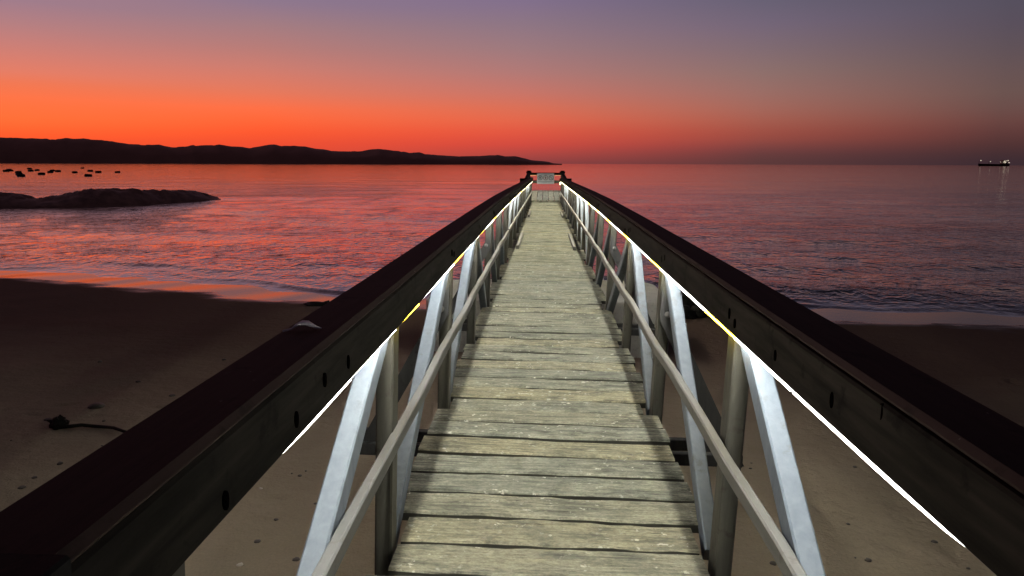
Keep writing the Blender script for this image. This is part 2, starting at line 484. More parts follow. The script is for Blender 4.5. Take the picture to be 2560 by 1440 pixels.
tag(sand, "dark sandy beach under and around the pier", kind="structure")

# sea
ry = np.concatenate([9 * 1.0075 ** np.arange(0, 262), 9 * 1.0075 ** 261 * 1.055 ** np.arange(1, 126)])
kx = np.linspace(-1.75, 1.75, 560)
Yg, Kg = np.meshgrid(ry, kx, indexing="ij")
Xg = Yg * Kg
Sg = Yg - water_line(np.clip(Xg, -60, 60))
res = Yg * .0085
Zg = np.zeros_like(Xg)
wr = np.random.default_rng(5)
for lam in [.55,.65,.8,.95,1.15,1.4,1.7,2.1,2.6,3.3,4.2,5.5,7.5]:
    for j in range(2):
        a = math.radians(90) + wr.normal(0, .55) + .19
        k = 2 * math.pi / lam
        ph = k * (Xg*math.cos(a) + Yg*math.sin(a)) + wr.uniform(0, 6.28) + .9*np.sin(Xg*.21*wr.uniform(.6,1.4)+Yg*.13+wr.uniform(0,6))
        fade = np.clip(lam / (6 * res) - .35, 0, 1)
        Zg += fade * (.0030 * lam ** .6) * np.sin(ph)
shore = np.clip(Sg / 4.0, 0, 1) * .92 + .08
Zg *= np.clip(shore, 0, 1) * np.clip(Sg + .4, 0, 1)
# small swash ridges running in along the edge
edge = .75 + .35*np.sin(Xg*.55+1.0) + .18*np.sin(Xg*1.7)
Zg += .085 * np.exp(-((Sg-edge)/.16)**2) * (.55+.45*np.sin(Xg*.33+2.1)) * (np.abs(Xg) < 40)
edge2 = 2.5 + .5*np.sin(Xg*.38+2.0) + .2*np.sin(Xg*1.1)
Zg += .045 * np.exp(-((Sg-edge2)/.26)**2) * (.5+.5*np.sin(Xg*.45+.4)) * (np.abs(Xg) < 60)
calm = np.clip(.12 + Sg / 3.2, .12, 1.0) * (.34 + .66 / (1 + np.maximum(Sg, 0) / 60.0))
offshore = np.clip((Sg - 10) / 90.0, 0, 1)
foam = (.75 * np.exp(-((Sg-edge+.12)/.13)**2) + .55 * np.exp(-((Sg-.12)/.10)**2) + .25 * np.exp(-((Sg-edge2+.15)/.15)**2)) * (np.abs(Xg) < 40) * (.5 + .5*np.sin(Xg*.7+1.3))
sea = grid_mesh("sea", Xg, Yg, Zg, M_SEA, attrs={"calm": calm, "offshore": offshore, "foam": foam})
tag(sea, "calm rippled sea reflecting the red dusk sky", kind="structure")

# ------------------------------------------------------------------ headland and rock islet
def ridge(name, top, base, dist_back, depth, mat, rough, ext_left, nu, nv, fixed_dist=None):
    top = np.array(top, float); base = np.array(base, float)
    px = np.linspace(ext_left, top[-1, 0], nu)
    ty = np.interp(px, top[:, 0], top[:, 1]); by = np.interp(px, base[:, 0], base[:, 1])
    P = np.zeros((nv, nu, 3))
    for i in range(nu):
        if fixed_dist is None:
            f = at_z(px[i], by[i], 0.0)
        else:
            d = ray(px[i], 409); f = Vector((d.x / d.y * fixed_dist, fixed_dist, 0))
        dirn = Vector((f.x, f.y, 0)).normalized()
        fd = math.hypot(f.x, f.y)
        rd = fd + dist_back
        tdir = ray(px[i], ty[i]); hz = CAM.z + tdir.z / math.hypot(tdir.x, tdir.y) * rd
        hz = max(hz, .01)
        for j in range(nv):
            q = j / (nv - 1)
            dd = fd + q * depth
            rq = dist_back / depth
            if q <= rq: hgt = hz * math.sin(q / rq * math.pi / 2) ** .75
            else: hgt = hz * math.cos((q - rq) / (1 - rq) * math.pi / 2) ** .8
            p = dirn * dd
            nz = noise.fractal(Vector((p.x, p.y, 3.3)) * rough[0], 0.9, 2.1, 5) * rough[1]
            e = min(1, q / rq) * (1 - max(0, (q - rq) / (1 - rq)))
            prof = 1.0 if q <= rq else .7
            nz = nz * e * prof * min(1, hz / rough[2])
            if q > rq * .8 : nz -= abs(nz) * .6
            P[j, i] = (p.x, p.y, hgt + nz - .02 if 0 < j < nv - 1 else -.6 * rough[2])
    return grid_mesh(name, P[..., 0], P[..., 1], P[..., 2], mat, True)
hill_top = [(-2600,360),(-1900,330),(-1300,345),(-700,325),(-300,340),(0,343),(30,345),(60,346),(110,347),(160,344),(190,347),(215,346),(240,350),(260,351),(300,356),(330,360),(385,362),(400,361),(412,363),(440,368),(470,366),(485,362),(495,364),(545,362),(585,366),(630,369),(660,365),(685,361),(715,364),(765,367),(785,371),(810,373),(830,378),(870,378),(900,379),(920,376),(950,372.5),(975,376),(1010,378),(1025,383),(1045,381),(1090,388),(1150,391),(1190,390),(1245,388),(1262,391),(1290,391),(1310,396),(1330,401),(1345,402),(1370,404),(1382,408),(1405,409.6)]
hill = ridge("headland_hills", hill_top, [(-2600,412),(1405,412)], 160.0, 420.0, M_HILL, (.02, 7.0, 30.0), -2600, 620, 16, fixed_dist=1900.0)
tag(hill, "long dark headland on the horizon under the red sky", kind="structure")
islet = ridge("rock_islet",
    [(-900,470),(-600,462),(-300,468),(0,479),(30,483),(60,485),(105,494),(120,491),(150,487),(175,480),(200,477),(240,474),(280,470.5),(330,471),(360,473),(385,476),(404,481),(412,476),(450,474),(475,478),(500,480),(520,485),(540,492),(552,498)],
    [(-900,548),(-300,530),(0,521),(100,521),(200,519),(300,516),(360,513),(420,509),(480,505),(552,500)],
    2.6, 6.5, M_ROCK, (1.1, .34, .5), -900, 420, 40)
tag(islet, "low dark rock islet lying in the water at the left", kind="structure")

# ------------------------------------------------------------------ pier
pier = empty("wooden_pier", (0, 6, 1.36))
tag(pier, "long timber footbridge pier with lit railings leading out to sea", "pier")
PO = Vector((0, 6, 1.36))
CD = [-3, 2.7, 6, 9, 12, 16, 22, 28, 32.4, 40]
CZ = [0, 0, .010, .012, -.004, -.035, -.085, -.135, -.165, -.165]
def camber(D): return float(np.interp(D, CD, CZ))
def centre(zr): return .03 + .048 * max(zr, 0) / 1.03
def PP(side, half, D, zr):
    """point of the pier in the pier's own frame"""
    x = centre(zr) + side * half
    return Vector((x, D, 1.36 + camber(D) + zr - .014 * x)) - PO
PAN = 1.70
SPANS = [(0.99, 11.19), (11.50, 21.70), (22.0, 32.2)]
Z_BEAM0, Z_BEAM1 = .903, 1.040           # beam under-side and top, above the deck
Z_CAP1 = 1.066
posts = []                               # (D, index in span, span)
for si, (a, e) in enumerate(SPANS):
    for k in range(7): posts.append((a + PAN * k, k, si))

# deck planks
PITCH_P = .2325
def plank_mesh(L, W, T, seed, segs=14, along_x=True):
    r = np.random.default_rng(seed)
    prof = [(-.5,-1),(.5,-1),(.5,-.22),(.465,-.04),(.40,0),(.14,-.012),(-.14,-.012),(-.40,0),(-.465,-.04),(-.5,-.22)]
    n = len(prof); V = []; Fc = []
    ph = r.uniform(0, 6.28, 8)
    for i in range(segs + 1):
        u = i / segs; x = (u - .5) * L
        el = .0035*math.sin(u*9+ph[0]) + .0028*math.sin(u*23+ph[1]) + r.normal(0, .0013)
        er = .0035*math.sin(u*8+ph[2]) + .0028*math.sin(u*21+ph[3]) + r.normal(0, .0013)
        dz = .0022*math.sin(u*6+ph[4])
        for a, bz in prof:
            y = a * W + (el if a < -.3 else er if a > .3 else 0)
            z = bz * T * (1 if bz > -.5 else 1) + dz
            if -.3 < bz < -.01 and abs(a) > .42: z += r.normal(0, .0016)
            V.append((x, y, z) if along_x else (-y, x, z))
    for i in range(segs):
        for j in range(n):
            k = (j + 1) % n
            Fc.append((i*n+j, (i+1)*n+j, (i+1)*n+k, i*n+k))
    Fc.append(tuple(range(n))); m_ = segs * n
    Fc.append(tuple(range(m_, m_ + n))[::-1])
    return V, Fc
long_me, short_me = [], []
def plank_data(L, seed):
    V, Fc = plank_mesh(L, .200, .045, seed)
    o = mesh_obj("deck_plank", V, Fc, M_DECK)
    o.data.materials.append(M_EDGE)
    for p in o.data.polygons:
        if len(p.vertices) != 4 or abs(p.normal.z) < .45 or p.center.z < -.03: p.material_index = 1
    fix_normals(o)
    me = o.data; bpy.data.objects.remove(o)
    return me
long_me = [plank_data(1.335, 100 + i) for i in range(9)]
short_me = [plank_data(1.185, 200 + i) for i in range(6)]
pr = random.Random(11)
D = .50
while D < 32.25:
    near = any(abs(D - p[0]) < .155 for p in posts)
    me = pr.choice(short_me if near else long_me)
    p = PP(0, 0, D, 0)
    o = inst("deck_plank", me, pier, (p.x + pr.gauss(0, .006), p.y + pr.gauss(0, .003), p.z + pr.gauss(0, .0028)),
             (pr.gauss(0, .006), .014 + pr.gauss(0, .0025), pr.gauss(0, .0035) - .006 + (math.pi if pr.random() < .5 else 0)))
    if abs(o.rotation_euler.z) > 1: o.rotation_euler.y *= -1
    D += PITCH_P + pr.gauss(0, .0012)
# stringers below the deck
for (a, e) in SPANS:
    for sd in (-1, 0, 1):
        pts = [PP(sd, .50, d, -.13) for d in np.linspace(a - .15, e + .1, 8)]
        V, Fc = sweep(pts, chamfer_profile(.07, .16, .005), Vector((1,0,0)), Vector((0,0,1)))
        fix_normals(mesh_obj("stringer", V, Fc, M_BRACE, pier))

def origin_to(o, pt):
    """move an object's origin so object-space textures start near it"""
    o.data.transform(Matrix.Translation(-pt)); o.location = pt
    return o

# unit meshes for bolts
def lathe(name, prof, mat, seg=14):
    V, Fc = [], []
    for r_, z_ in prof:
        for k in range(seg):
            a = 2*math.pi*k/seg; V.append((r_*math.cos(a), r_*math.sin(a), z_))
    for i in range(len(prof)-1):
        for k in range(seg):
            k2 = (k+1) % seg
            Fc.append((i*seg+k, i*seg+k2, (i+1)*seg+k2, (i+1)*seg+k))
    Fc.append(tuple(range(seg))[::-1]); m_ = (len(prof)-1)*seg; Fc.append(tuple(range(m_, m_+seg)))
    me = bpy.data.meshes.new(name); me.from_pydata(V, [], Fc); me.update()
    me.polygons.foreach_set("use_smooth", [len(p.vertices) == 4 for p in me.polygons])
    me.materials.append(mat)
    return me
bolt_me = lathe("bolt", [(.019,0),(.020,.003),(.018,.007),(.012,.011),(.004,.0125)], M_METAL)
hole_me = lathe("recess_shade_disc", [(.014,-.010),(.014,.0030),(.0135,.0034)], M_HOLE, 12)

X1, Y1, Z1 = Vector((1,0,0)), Vector((0,1,0)), Vector((0,0,1))
for sd in (-1, 1):
    for (Dp, k, si) in posts:
        if Dp < .9: continue
        # post
        p0, p1 = PP(sd, .655, Dp, -.34), PP(sd, .655, Dp, Z_BEAM0 - .002)
        o = bar("post", p0, p1, .066, .105, M_POST, pier, X1, .007); origin_to(o, p0)
        # strut: leans outwards from the middle of each span
        if k <= 3 and k >= 1:
            t0 = PP(sd, .660, Dp - .105, Z_BEAM0 - .002); t1 = PP(sd, .660, Dp - PAN + .115, -.06)
        elif k >= 4:
            t0 = PP(sd, .660, Dp - PAN + .105, Z_BEAM0 - .002); t1 = PP(sd, .660, Dp - .115, -.06)
        else:
            t0 = None
        if t0 is not None:
            ext = (t0 - t1).normalized()
            o = bar("strut", t1, t0, .064, .085, M_STRUT, pier, X1, .006); origin_to(o, t1)
        # raking brace on the camera side of every second post, with its bolt
        if k not in (2, 4): continue
        shp = [(.624,.593),(.624,.772),(1.192,-.30),(1.097,-.30)]
        b0 = PP(sd, .624, Dp - .078, .593)
        V = [PP(sd, h_, Dp - .078 + dy, z_) - b0 for dy in (-.023, .023) for h_, z_ in shp]
        Fc = [(0,1,2,3), (7,6,5,4)] + [(q, (q+1) % 4, 4 + (q+1) % 4, 4 + q) for q in range(4)]
        o = fix_normals(mesh_obj("brace", V, Fc, M_BRACE, pier)); o.location = b0
        bp = PP(sd, .668, Dp - .078, .625)
        inst("bolt", bolt_me, o, tuple(bp - b0 + Vector((0, -.0225, 0))), (R(90), 0, 0))
# outriggers (a pair of beams under the deck at each post)
for (Dp, k, si) in posts:
    if k not in (2, 4): continue
    for dy in (-.115, .115):
        p0, p1 = PP(-1, 1.17, Dp + dy, -.255), PP(1, 1.17, Dp + dy, -.255)
        o = bar("outrigger", p0, p1, .05, .075, M_BRACE, pier, Y1, .005); origin_to(o, (p0+p1)/2)

# rail beams with caps, handrails, light strips
near_holes = {1: [(1.81,.57),(1.55,.503),(2.27,.576),(2.0,.52),(2.86,.563),(2.77,.583)],
             -1: [(1.21,.60),(1.59,.585),(1.81,.557),(2.04,.572)]}
hr = random.Random(3)
for sd in (-1, 1):
    for si, (a, e) in enumerate(SPANS):
        aa = -.6 if si == 0 else a - .14
        ee = e + .15
        zz = (Z_BEAM0 + Z_BEAM1) / 2
        ds = np.linspace(aa, ee, 16)
        jit = [.0022 * math.sin(d * 2.1 + sd + si) for d in ds]
        pts = [PP(sd, .665 + j, d, zz) for d, j in zip(ds, jit)]
        V, Fc = sweep(pts, chamfer_profile(.148, Z_BEAM1 - Z_BEAM0, .006), X1, Z1)
        beam = fix_normals(mesh_obj("rail_beam", V, Fc, M_BEAM, pier)); origin_to(beam, pts[0])
        pts2 = [PP(sd, .665 + j * .5, d, (Z_BEAM1 + .0022 + Z_CAP1) / 2) for d, j in zip(ds, jit)]
        capo = fix_normals(mesh_obj("rail_cap", *sweep(pts2, chamfer_profile(.152, Z_CAP1 - Z_BEAM1 - .0022, .011), X1, Z1), M_CAP, pier)); origin_to(capo, pts2[0])
        # thin raised discs on the inner face, black for the shade of bolt recesses
        hs = []
        if si == 0:
            hs += [(d * .92, min(1.49 - z * .92, 1.02)) for d, z in near_holes[sd]]
        for k in range(7):
            Dp = a + PAN * k
            if Dp < 3.2: continue
            hs += [(Dp - .30, .985), (Dp - .20, .965)]
            if k % 2: hs.append((Dp + .05, .945))
        for (d, zr) in hs:
            q = PP(sd, .665 - .074, d, zr)
            inst("recess_shade_disc", hole_me, beam, tuple(q - pts[0] ), (0, R(90) * (-sd), 0), (1.15 + .3*hr.random(), .72, 1))
        # handrail
        n = 40
        ds = np.linspace((.55 if si == 0 else a - .1), e + .1, n)
        hp = [PP(sd, .603 + .0035*math.sin(d*3.7+sd), d, .455 + .004*math.sin(d*2.3+si*2+sd) + .003*math.sin(d*7.1)) for d in ds]
        h = fix_normals(mesh_obj("handrail", *sweep(hp, chamfer_profile(.037, .056, .006), X1, Z1), M_HAND, pier)); origin_to(h, hp[0])
        # light strips hanging under the inner edge of the beam, one white and one yellow length per bay
        for k in range(6):
            d0, d1 = a + PAN * k, a + PAN * (k + 1)
            jj = hr.uniform(-.05, .05)
            segs = [(d0 - .10, d0 + .34 + jj, M_LEDY), (d0 + .355 + jj, d0 + .95, M_LED), (d0 + .972, d1 - .115, M_LED)]
            if si == 0 and k == 0:
                st = 1.32 if sd < 0 else 1.13
                segs = segs[2:]
                # the first length runs out from under the beam
                pth = [PP(sd, hf, dd, Z_BEAM0 - .0075) for hf, dd in ((.650, st - .30), (.625, st - .06), (.613, st + .06), (.608, st + .20), (.6065, st + .30), (.6065, d0 + .95))]
                fix_normals(mesh_obj("light_strip", *sweep(pth, chamfer_profile(.018, .0045, .001), X1, Z1), M_LED, pier))
            for (s0, s1, mt) in segs:
                jh, jh2 = hr.uniform(-.001, .004), hr.uniform(-.001, .004)
                q0, q1 = PP(sd, (.6065 if si == 0 else .6125) + jh, s0, Z_BEAM0 - .0075), PP(sd, (.6065 if si == 0 else .6125) + jh2, s1, Z_BEAM0 - .0075)
                q1.z -= 0.002
                o = bar("light_strip", q0, q1, .018 if si == 0 else .028, .0045, M_LED2 if (si and mt is M_LED) else mt, pier, X1, .004)
    # kick boards beside the two span joints
    for (k0, k1) in ((13.0, 15.7), (22.0, 24.4)):
        p0, p1 = PP(sd, .505, k0, .035), PP(sd, .505, k1, .035)
        o = bar("kick_board", p0, p1, .06, .068, M_HAND, pier, X1, .008, 3); origin_to(o, p0)
# black strap over the near end of the left rail
p0, p1 = PP(-1, .66, .15, 1.055), PP(-1, .66, .705, 1.055)
o = bar("end_strap", p0, p1, .164, .032, M_BLACK, pier, X1, .004)

# end platform: boards running out to sea, slightly rising
PL0, PL1 = 32.35, 38.6
zp0, zp1 = 1.36 - .165 + .085, 1.36 - .165 + .30
rise = math.atan2(zp1 - zp0, PL1 - PL0)
nb = 7
for i in range(nb):
    x = .03 + (i - (nb - 1) / 2) * .262
    V, Fc = plank_mesh(PL1 - PL0, .243, .05, 300 + i, 20, False)
    o = fix_normals(mesh_obj("platform_plank", V, Fc, M_DECK_Y, pier))
    o.location = Vector((x, (PL0 + PL1)/2, (zp0 + zp1)/2)) - PO
    o.rotation_euler = (rise, 0, 0)
o = bar("platform_beam", Vector((-.92,PL0+.06,zp0-.09))-PO, Vector((.98,PL0+.06,zp0-.09))-PO, .1, .10, M_DECK, pier, Y1, .006)
for yy in (34.5, 36.6, 38.5):
    zz = zp0 + (zp1-zp0)*(yy-PL0)/(PL1-PL0)
    bar("platform_beam", Vector((-.92,yy,zz-.11))-PO, Vector((.98,yy,zz-.11))-PO, .1, .12, M_BRACE, pier, Y1, .006)
def zpl(y): return zp0 + (zp1-zp0)*(y-PL0)/(PL1-PL0)
for sd in (-1, 1):
    xr = .03 + sd * .86
    # cross block where the bridge railing meets the platform railing
    bar("end_block", Vector((.03+sd*.60, 32.42, 1.36-.165+.945))-PO, Vector((.03+sd*1.12, 32.42, 1.36-.165+.945))-PO, .12, .17, M_BEAM, pier, Y1, .008)
    # platform side rail and posts
    for yy in (32.6, 35.6, 38.5):
        tall = yy > 38
        bar("platform_post", Vector((xr, yy, zpl(yy)-.3))-PO, Vector((xr, yy, zpl(yy)+(.90 if tall else .80)))-PO, .16, .16, M_BEAM, pier, X1, .01)
        if tall:
            bar("post_cap", Vector((xr, yy, zpl(yy)+.86))-PO, Vector((xr, yy, zpl(yy)+.965))-PO, .27, .27, M_BEAM, pier, X1, .02)
            bar("post_cap", Vector((xr, yy, zpl(yy)+.966))-PO, Vector((xr, yy, zpl(yy)+1.01))-PO, .19, .19, M_BEAM, pier, X1, .02)
    bar("platform_rail", Vector((xr, 32.5, zpl(32.5)+.86))-PO, Vector((xr, 38.43, zpl(38.43)+.86))-PO, .15, .12, M_BEAM, pier, X1, .008)
    bar("platform_rail", Vector((xr, 32.5, zpl(32.5)+.42))-PO, Vector((xr, 38.43, zpl(38.43)+.42))-PO, .045, .10, M_POST, pier, X1, .008)
ye = 38.5
zt = zpl(ye)
bar("end_rail", Vector((-.77, ye, zt+.84))-PO, Vector((.83, ye, zt+.84))-PO, .06, .13, M_BEAM, pier, Y1, .008)
bar("end_rail", Vector((-.77, ye, zt+.44))-PO, Vector((.83, ye, zt+.44))-PO, .045, .15, M_POST, pier, Y1, .008)
bar("light_strip", Vector((-.76, ye-.04, zt+.765))-PO, Vector((.80, ye-.04, zt+.768))-PO, .006, .006, M_LEDD, pier, Y1, .002)
bar("light_strip", Vector((.775, ye-.16, zt+.28))-PO, Vector((.775, ye-.16, zt+.62))-PO, .010, .010, M_LEDV, pier, X1, .002)
bar("light_strip", Vector((-.715, ye-.16, zt+.30))-PO, Vector((-.715, ye-.16, zt+.62))-PO, .006, .006, M_LEDV, pier, X1, .001)
for sd in (-1, 1):
    x = .03 + sd*.86
    bar("light_strip", Vector((x, 32.8, zpl(32.8)+.794))-PO, Vector((x, 38.2, zpl(38.2)+.794))-PO, .020, .005, M_LEDE, pier, X1, .002)

# ------------------------------------------------------------------ sign on the end rail
M_SIGNW = plain("white_sign_board", (.80,.80,.78), .5, 0, .05, 5, .05)
M_SIGNK = plain("sign_black_print", (.03,.03,.03), .6, 0, .2, 5, 0)
M_SIGNR = plain("sign_red_print", (.16,.045,.035), .6, 0, .2, 5, 0)
M_SIGNB = plain("sign_blue_print", (.05,.13,.16), .6, 0, .2, 5, 0)
sw, sh = .88, .545
sx, sz = .03, zt + .60
sign = empty("warning_sign", (sx, ye - .085, sz - sh/2))
tag(sign, "white warning sign with three ring symbols on the pier's end rail", "sign")
def sp(x, z, d=0): return Vector((x, -d, z + sh/2))
bar("board", sp(-sw/2, 0), sp(sw/2, 0), .02, sh, M_SIGNW, sign, Y1, .004)
def ring(cx, cz, r0, r1, mat, d):
    V, Fc = [], []; n = 28
    for k in range(n):
        a = 2*math.pi*k/n
        for rr_, dd in ((r0, d), (r1, d), (r1, d-.004), (r0, d-.004)):
            V.append(sp(cx + rr_*math.cos(a), cz + rr_*math.sin(a), dd))
    for k in range(n):
        k2 = (k+1) % n
        for j in range(4):
            j2 = (j+1) % 4
            Fc.append((k*4+j, k2*4+j, k2*4+j2, k*4+j2))
    return fix_normals(mesh_obj("symbol_ring", V, Fc, mat, sign))
def poly(name, pts, mat, d):
    n = len(pts)
    V = [sp(x, z, d) for x, z in pts] + [sp(x, z, d-.003) for x, z in pts]
    Fc = [tuple(range(n)), tuple(range(n, 2*n))[::-1]] + [(i, (i+1)%n, n+(i+1)%n, n+i) for i in range(n)]
    return fix_normals(mesh_obj(name, V, Fc, mat, sign))
for cx in (-.285, 0, .285):
    ring(cx, .045, .100, .125, M_SIGNK if cx else M_SIGNR, .0145)
# pictograms: two figures, a diamond, crossed lines
poly("pictogram", [(-.345,-.02),(-.325,.0),(-.325,.10),(-.345,.115),(-.305,.115),(-.30,.065),(-.27,.065),(-.265,.115),(-.225,.115),(-.245,.10),(-.245,0),(-.225,-.02),(-.265,-.02),(-.27,.03),(-.30,.03),(-.305,-.02)], M_SIGNK, .0145)
poly("pictogram", [(0,-.025),(.045,.04),(0,.115),(-.045,.04)], M_SIGNR, .0145)
poly("pictogram", [(.20,.115),(.215,.13),(.37,-.025),(.355,-.04)], M_SIGNK, .0145)
poly("pictogram", [(.255,.06),(.27,.075),(.305,.095),(.30,.065),(.275,.04)], M_SIGNK, .0145)
tr = random.Random(5)
def marks(z, h, x0, x1, mat, gap):
    x = x0
    while x < x1:
        w_ = tr.uniform(.014, .034)
        poly("print_mark", [(x,z),(x+w_,z),(x+w_,z+h),(x,z+h)], mat, .0135)
        x += w_ + (gap if tr.random() < .75 else gap * 2.2)
marks(.195, .016, -.22, .20, M_SIGNK, .010)
marks(-.165, .028, -.38, .38, M_SIGNB, .009)
marks(-.215, .012, -.24, .24, M_SIGNK, .011)

# ------------------------------------------------------------------ concrete footing under the span joint
block = empty("concrete_footing", (0.05, 11.3, .1))
tag(block, "large pale concrete footing block under the pier on the sand", "footing")
def rounded_block(name, w, d, h, r, parent, mat, loc):
    bm = bmesh.new()
    pts = []
    for cx, cy_, a0 in ((w/2-r, d/2-r, 0), (-w/2+r, d/2-r, 90), (-w/2+r, -d/2+r*.35, 180), (w/2-r, -d/2+r*.35, 270)):
        rr = r if a0 < 180 else r * .35
        cx2 = math.copysign(w/2 - rr, cx)
        for k in range(7):
            a = R(a0 + 15*k); pts.append((cx2 + rr*math.cos(a), cy_ + rr*math.sin(a)))
    n = len(pts)
    rings = []
    for z, sc in ((0, 1.0), (h-.03, 1.0), (h-.008, .992), (h, .98)):
        rings.append([bm.verts.new((x*sc, y*sc, z)) for x, y in pts])
    for a, b_ in zip(rings, rings[1:]):
        for i in range(n):
            j = (i+1) % n; bm.faces.new((a[i], a[j], b_[j], b_[i]))
    bm.faces.new(rings[-1]); bm.faces.new(rings[0][::-1])
    bmesh.ops.recalc_face_normals(bm, faces=bm.faces)
    me = bpy.data.meshes.new(name); bm.to_mesh(me); bm.free(); me.materials.append(mat)
    return inst(name, me, parent, loc)
rounded_block("block", 3.5, 2.0, 1.15, .5, block, M_CONC, (0, 0, -.32))
for sd in (-1, 1):
    bar("bearing_beam", Vector((sd*.53, -.75, .86)), Vector((sd*.53, .75, .86)), .16, .06, M_BRACE, block, X1, .006)

# ------------------------------------------------------------------ things on the beach
def blob(name, seed, sub, sc, amp, mat, freq=1.4):
    bm = bmesh.new(); bmesh.ops.create_icosphere(bm, subdivisions=sub, radius=1)
    for v_ in bm.verts:
        nz = noise.fractal(v_.co * freq + Vector((seed*3.1, seed*1.7, 0)), .8, 2.0, 4)
        v_.co = v_.co * (1 + amp * nz)
        v_.co.x *= sc[0]; v_.co.y *= sc[1]; v_.co.z *= sc[2]
    me = bpy.data.meshes.new(name); bm.to_mesh(me); bm.free(); me.materials.append(mat)
    me.polygons.foreach_set("use_smooth", [True] * len(me.polygons))
    return me
def on_sand(px, py):
    p = at_z(px, py, .25)
    for _ in range(6): p = at_z(px, py, sand_z(p.x, p.y))
    return p
rock_spots = [(1728, 778, .34, "dark weed-covered rock beside the footing, right of the pier, largest of three"),
              (1748, 792, .20, "small dark weed-covered rock in front of the larger one right of the footing"),
              (1702, 795, .24, "dark weed-covered rock close against the right end of the footing")]
for i, (px, py, sz_, lb) in enumerate(rock_spots):
    p = on_sand(px, py)
    o = inst("beach_rock", blob("beach_rock", 3+i, 3, (sz_*1.3, sz_, sz_*.75), .45, M_WEEDROCK, 2.0), None, (p.x, p.y+.1, p.z + sz_*.18), (0,0,i*1.3))
    tag(o, lb, "rock", "weed-covered rocks beside the footing")
# rock awash at the water's edge, left of the pier
p = on_sand(800, 763)
o = inst("beach_rock", blob("beach_rock", 9, 3, (.34, .16, .09), .5, M_WEEDROCK, 2.2), None, (p.x, p.y, .03), (0,0,.1))
tag(o, "flat dark stone awash at the water's edge left of the pier", "rock")

# kelp stalk
M_KELP = plain("dark_kelp", (.012,.012,.009), .5, 0, .4, 20, .5)
kp = [on_sand(x, y) for x, y in ((152,1070),(175,1073),(205,1071),(235,1070),(262,1072),(285,1078),(310,1085),(335,1090),(380,1095))]
kelp = empty("kelp_stalk", tuple(kp[0]))
tag(kelp, "long dark kelp stalk with a knobbly end lying on the sand", "kelp")
V, Fc = [], []; n = 8
for i, p in enumerate(kp):
    r_ = .022 - .0012*i
    tdir = ((kp[min(i+1, len(kp)-1)] - kp[max(i-1,0)])).normalized(); sx_ = tdir.cross(Z1).normalized()
    for k in range(n):
        a = 2*math.pi*k/n
        V.append(p - kp[0] + sx_*r_*math.cos(a) + Z1*(r_*math.sin(a)+.016+.02*math.sin(i*.9)**2))
for i in range(len(kp)-1):
    for k in range(n):
        k2 = (k+1) % n; Fc.append((i*n+k, i*n+k2, (i+1)*n+k2, (i+1)*n+k))
fix_normals(mesh_obj("stalk", V, Fc, M_KELP, kelp, True))
inst("holdfast", blob("holdfast", 4, 3, (.075,.07,.06), .7, M_KELP, 3.0), kelp, (-.02, 0, .045))
for i, a in enumerate((2.6, 3.3, 2.0)):
    d = Vector((math.cos(a), math.sin(a), .25))
    bar("root_tuft", d*.03 + Vector((0,0,.05)), d*.12 + Vector((0,0,.05)), .014, .012, M_KELP, kelp, Z1, .003)

# pebbles, shells and scraps of weed
M_PEB = plain("dark_pebble", (.07,.062,.05), .6, 0, .4, 30, .3)
M_SHELL = plain("pale_shell", (.62,.58,.50), .45, 0, .15, 30, .3)
peb = [blob("pebble", 20+i, 2, (1,.7+.2*i,.45), .35, M_PEB, 1.5) for i in range(4)]
shl = [blob("shell", 40+i, 2, (1,.75,.35), .3, M_SHELL, 1.5) for i in range(2)]
pb = random.Random(17)
spots = [(240,1018,.07,0),(643,1355,.022,0),(750,1190,.018,0),(690,1030,.02,0),(600,1413,.022,1),(652,1222,.016,1),(1933,1410,.022,0),(2170,1402,.022,0),(2137,1168,.016,0),(2335,1356,.022,0),(2437,1383,.018,1),(2420,1422,.014,0),(250,905,.03,0),(345,955,.03,0),(430,990,.03,0),(560,900,.03,0),(120,1050,.03,0),(55,1220,.025,0),(150,1160,.03,0),(300,1120,.022,0),(820,1205,.02,0),(860,1290,.02,0),(790,1260,.018,0),(740,1400,.02,0),(690,1300,.016,0)]
for _ in range(26):
    if pb.random() < .55: spots.append((pb.uniform(20, 900), pb.uniform(800, 1200), pb.uniform(.008,.02), 0))
    else: spots.append((pb.uniform(1680, 2500), pb.uniform(860, 1420), pb.uniform(.007,.015), 0 if pb.random()<.85 else 1))
for (px, py, r_, kind) in spots:
    p = on_sand(px, py)
    if p.y > 12.5 or p.y < 1: continue
    zz = sand_z(p.x, p.y)
    if kind == 0:
        o = inst("pebble", pb.choice(peb), None, (p.x, p.y, zz + r_*.2), (0,0,pb.uniform(0,6)), (r_,)*3)
        side_ = "left" if p.x < 0 else "right"
        tag(o, "small dark pebble or weed scrap on the sand " + side_ + " of the pier", "pebble", "dark pebbles on the sand " + side_ + " of the pier")
    else:
        o = inst("shell", pb.choice(shl), None, (p.x, p.y, zz + r_*.2), (0,0,pb.uniform(0,6)), (r_,)*3)
        side_ = "left" if p.x < 0 else "right"
        tag(o, "small pale shell lying on the sand " + side_ + " of the pier", "shell", "pale shells on the sand " + side_ + " of the pier")

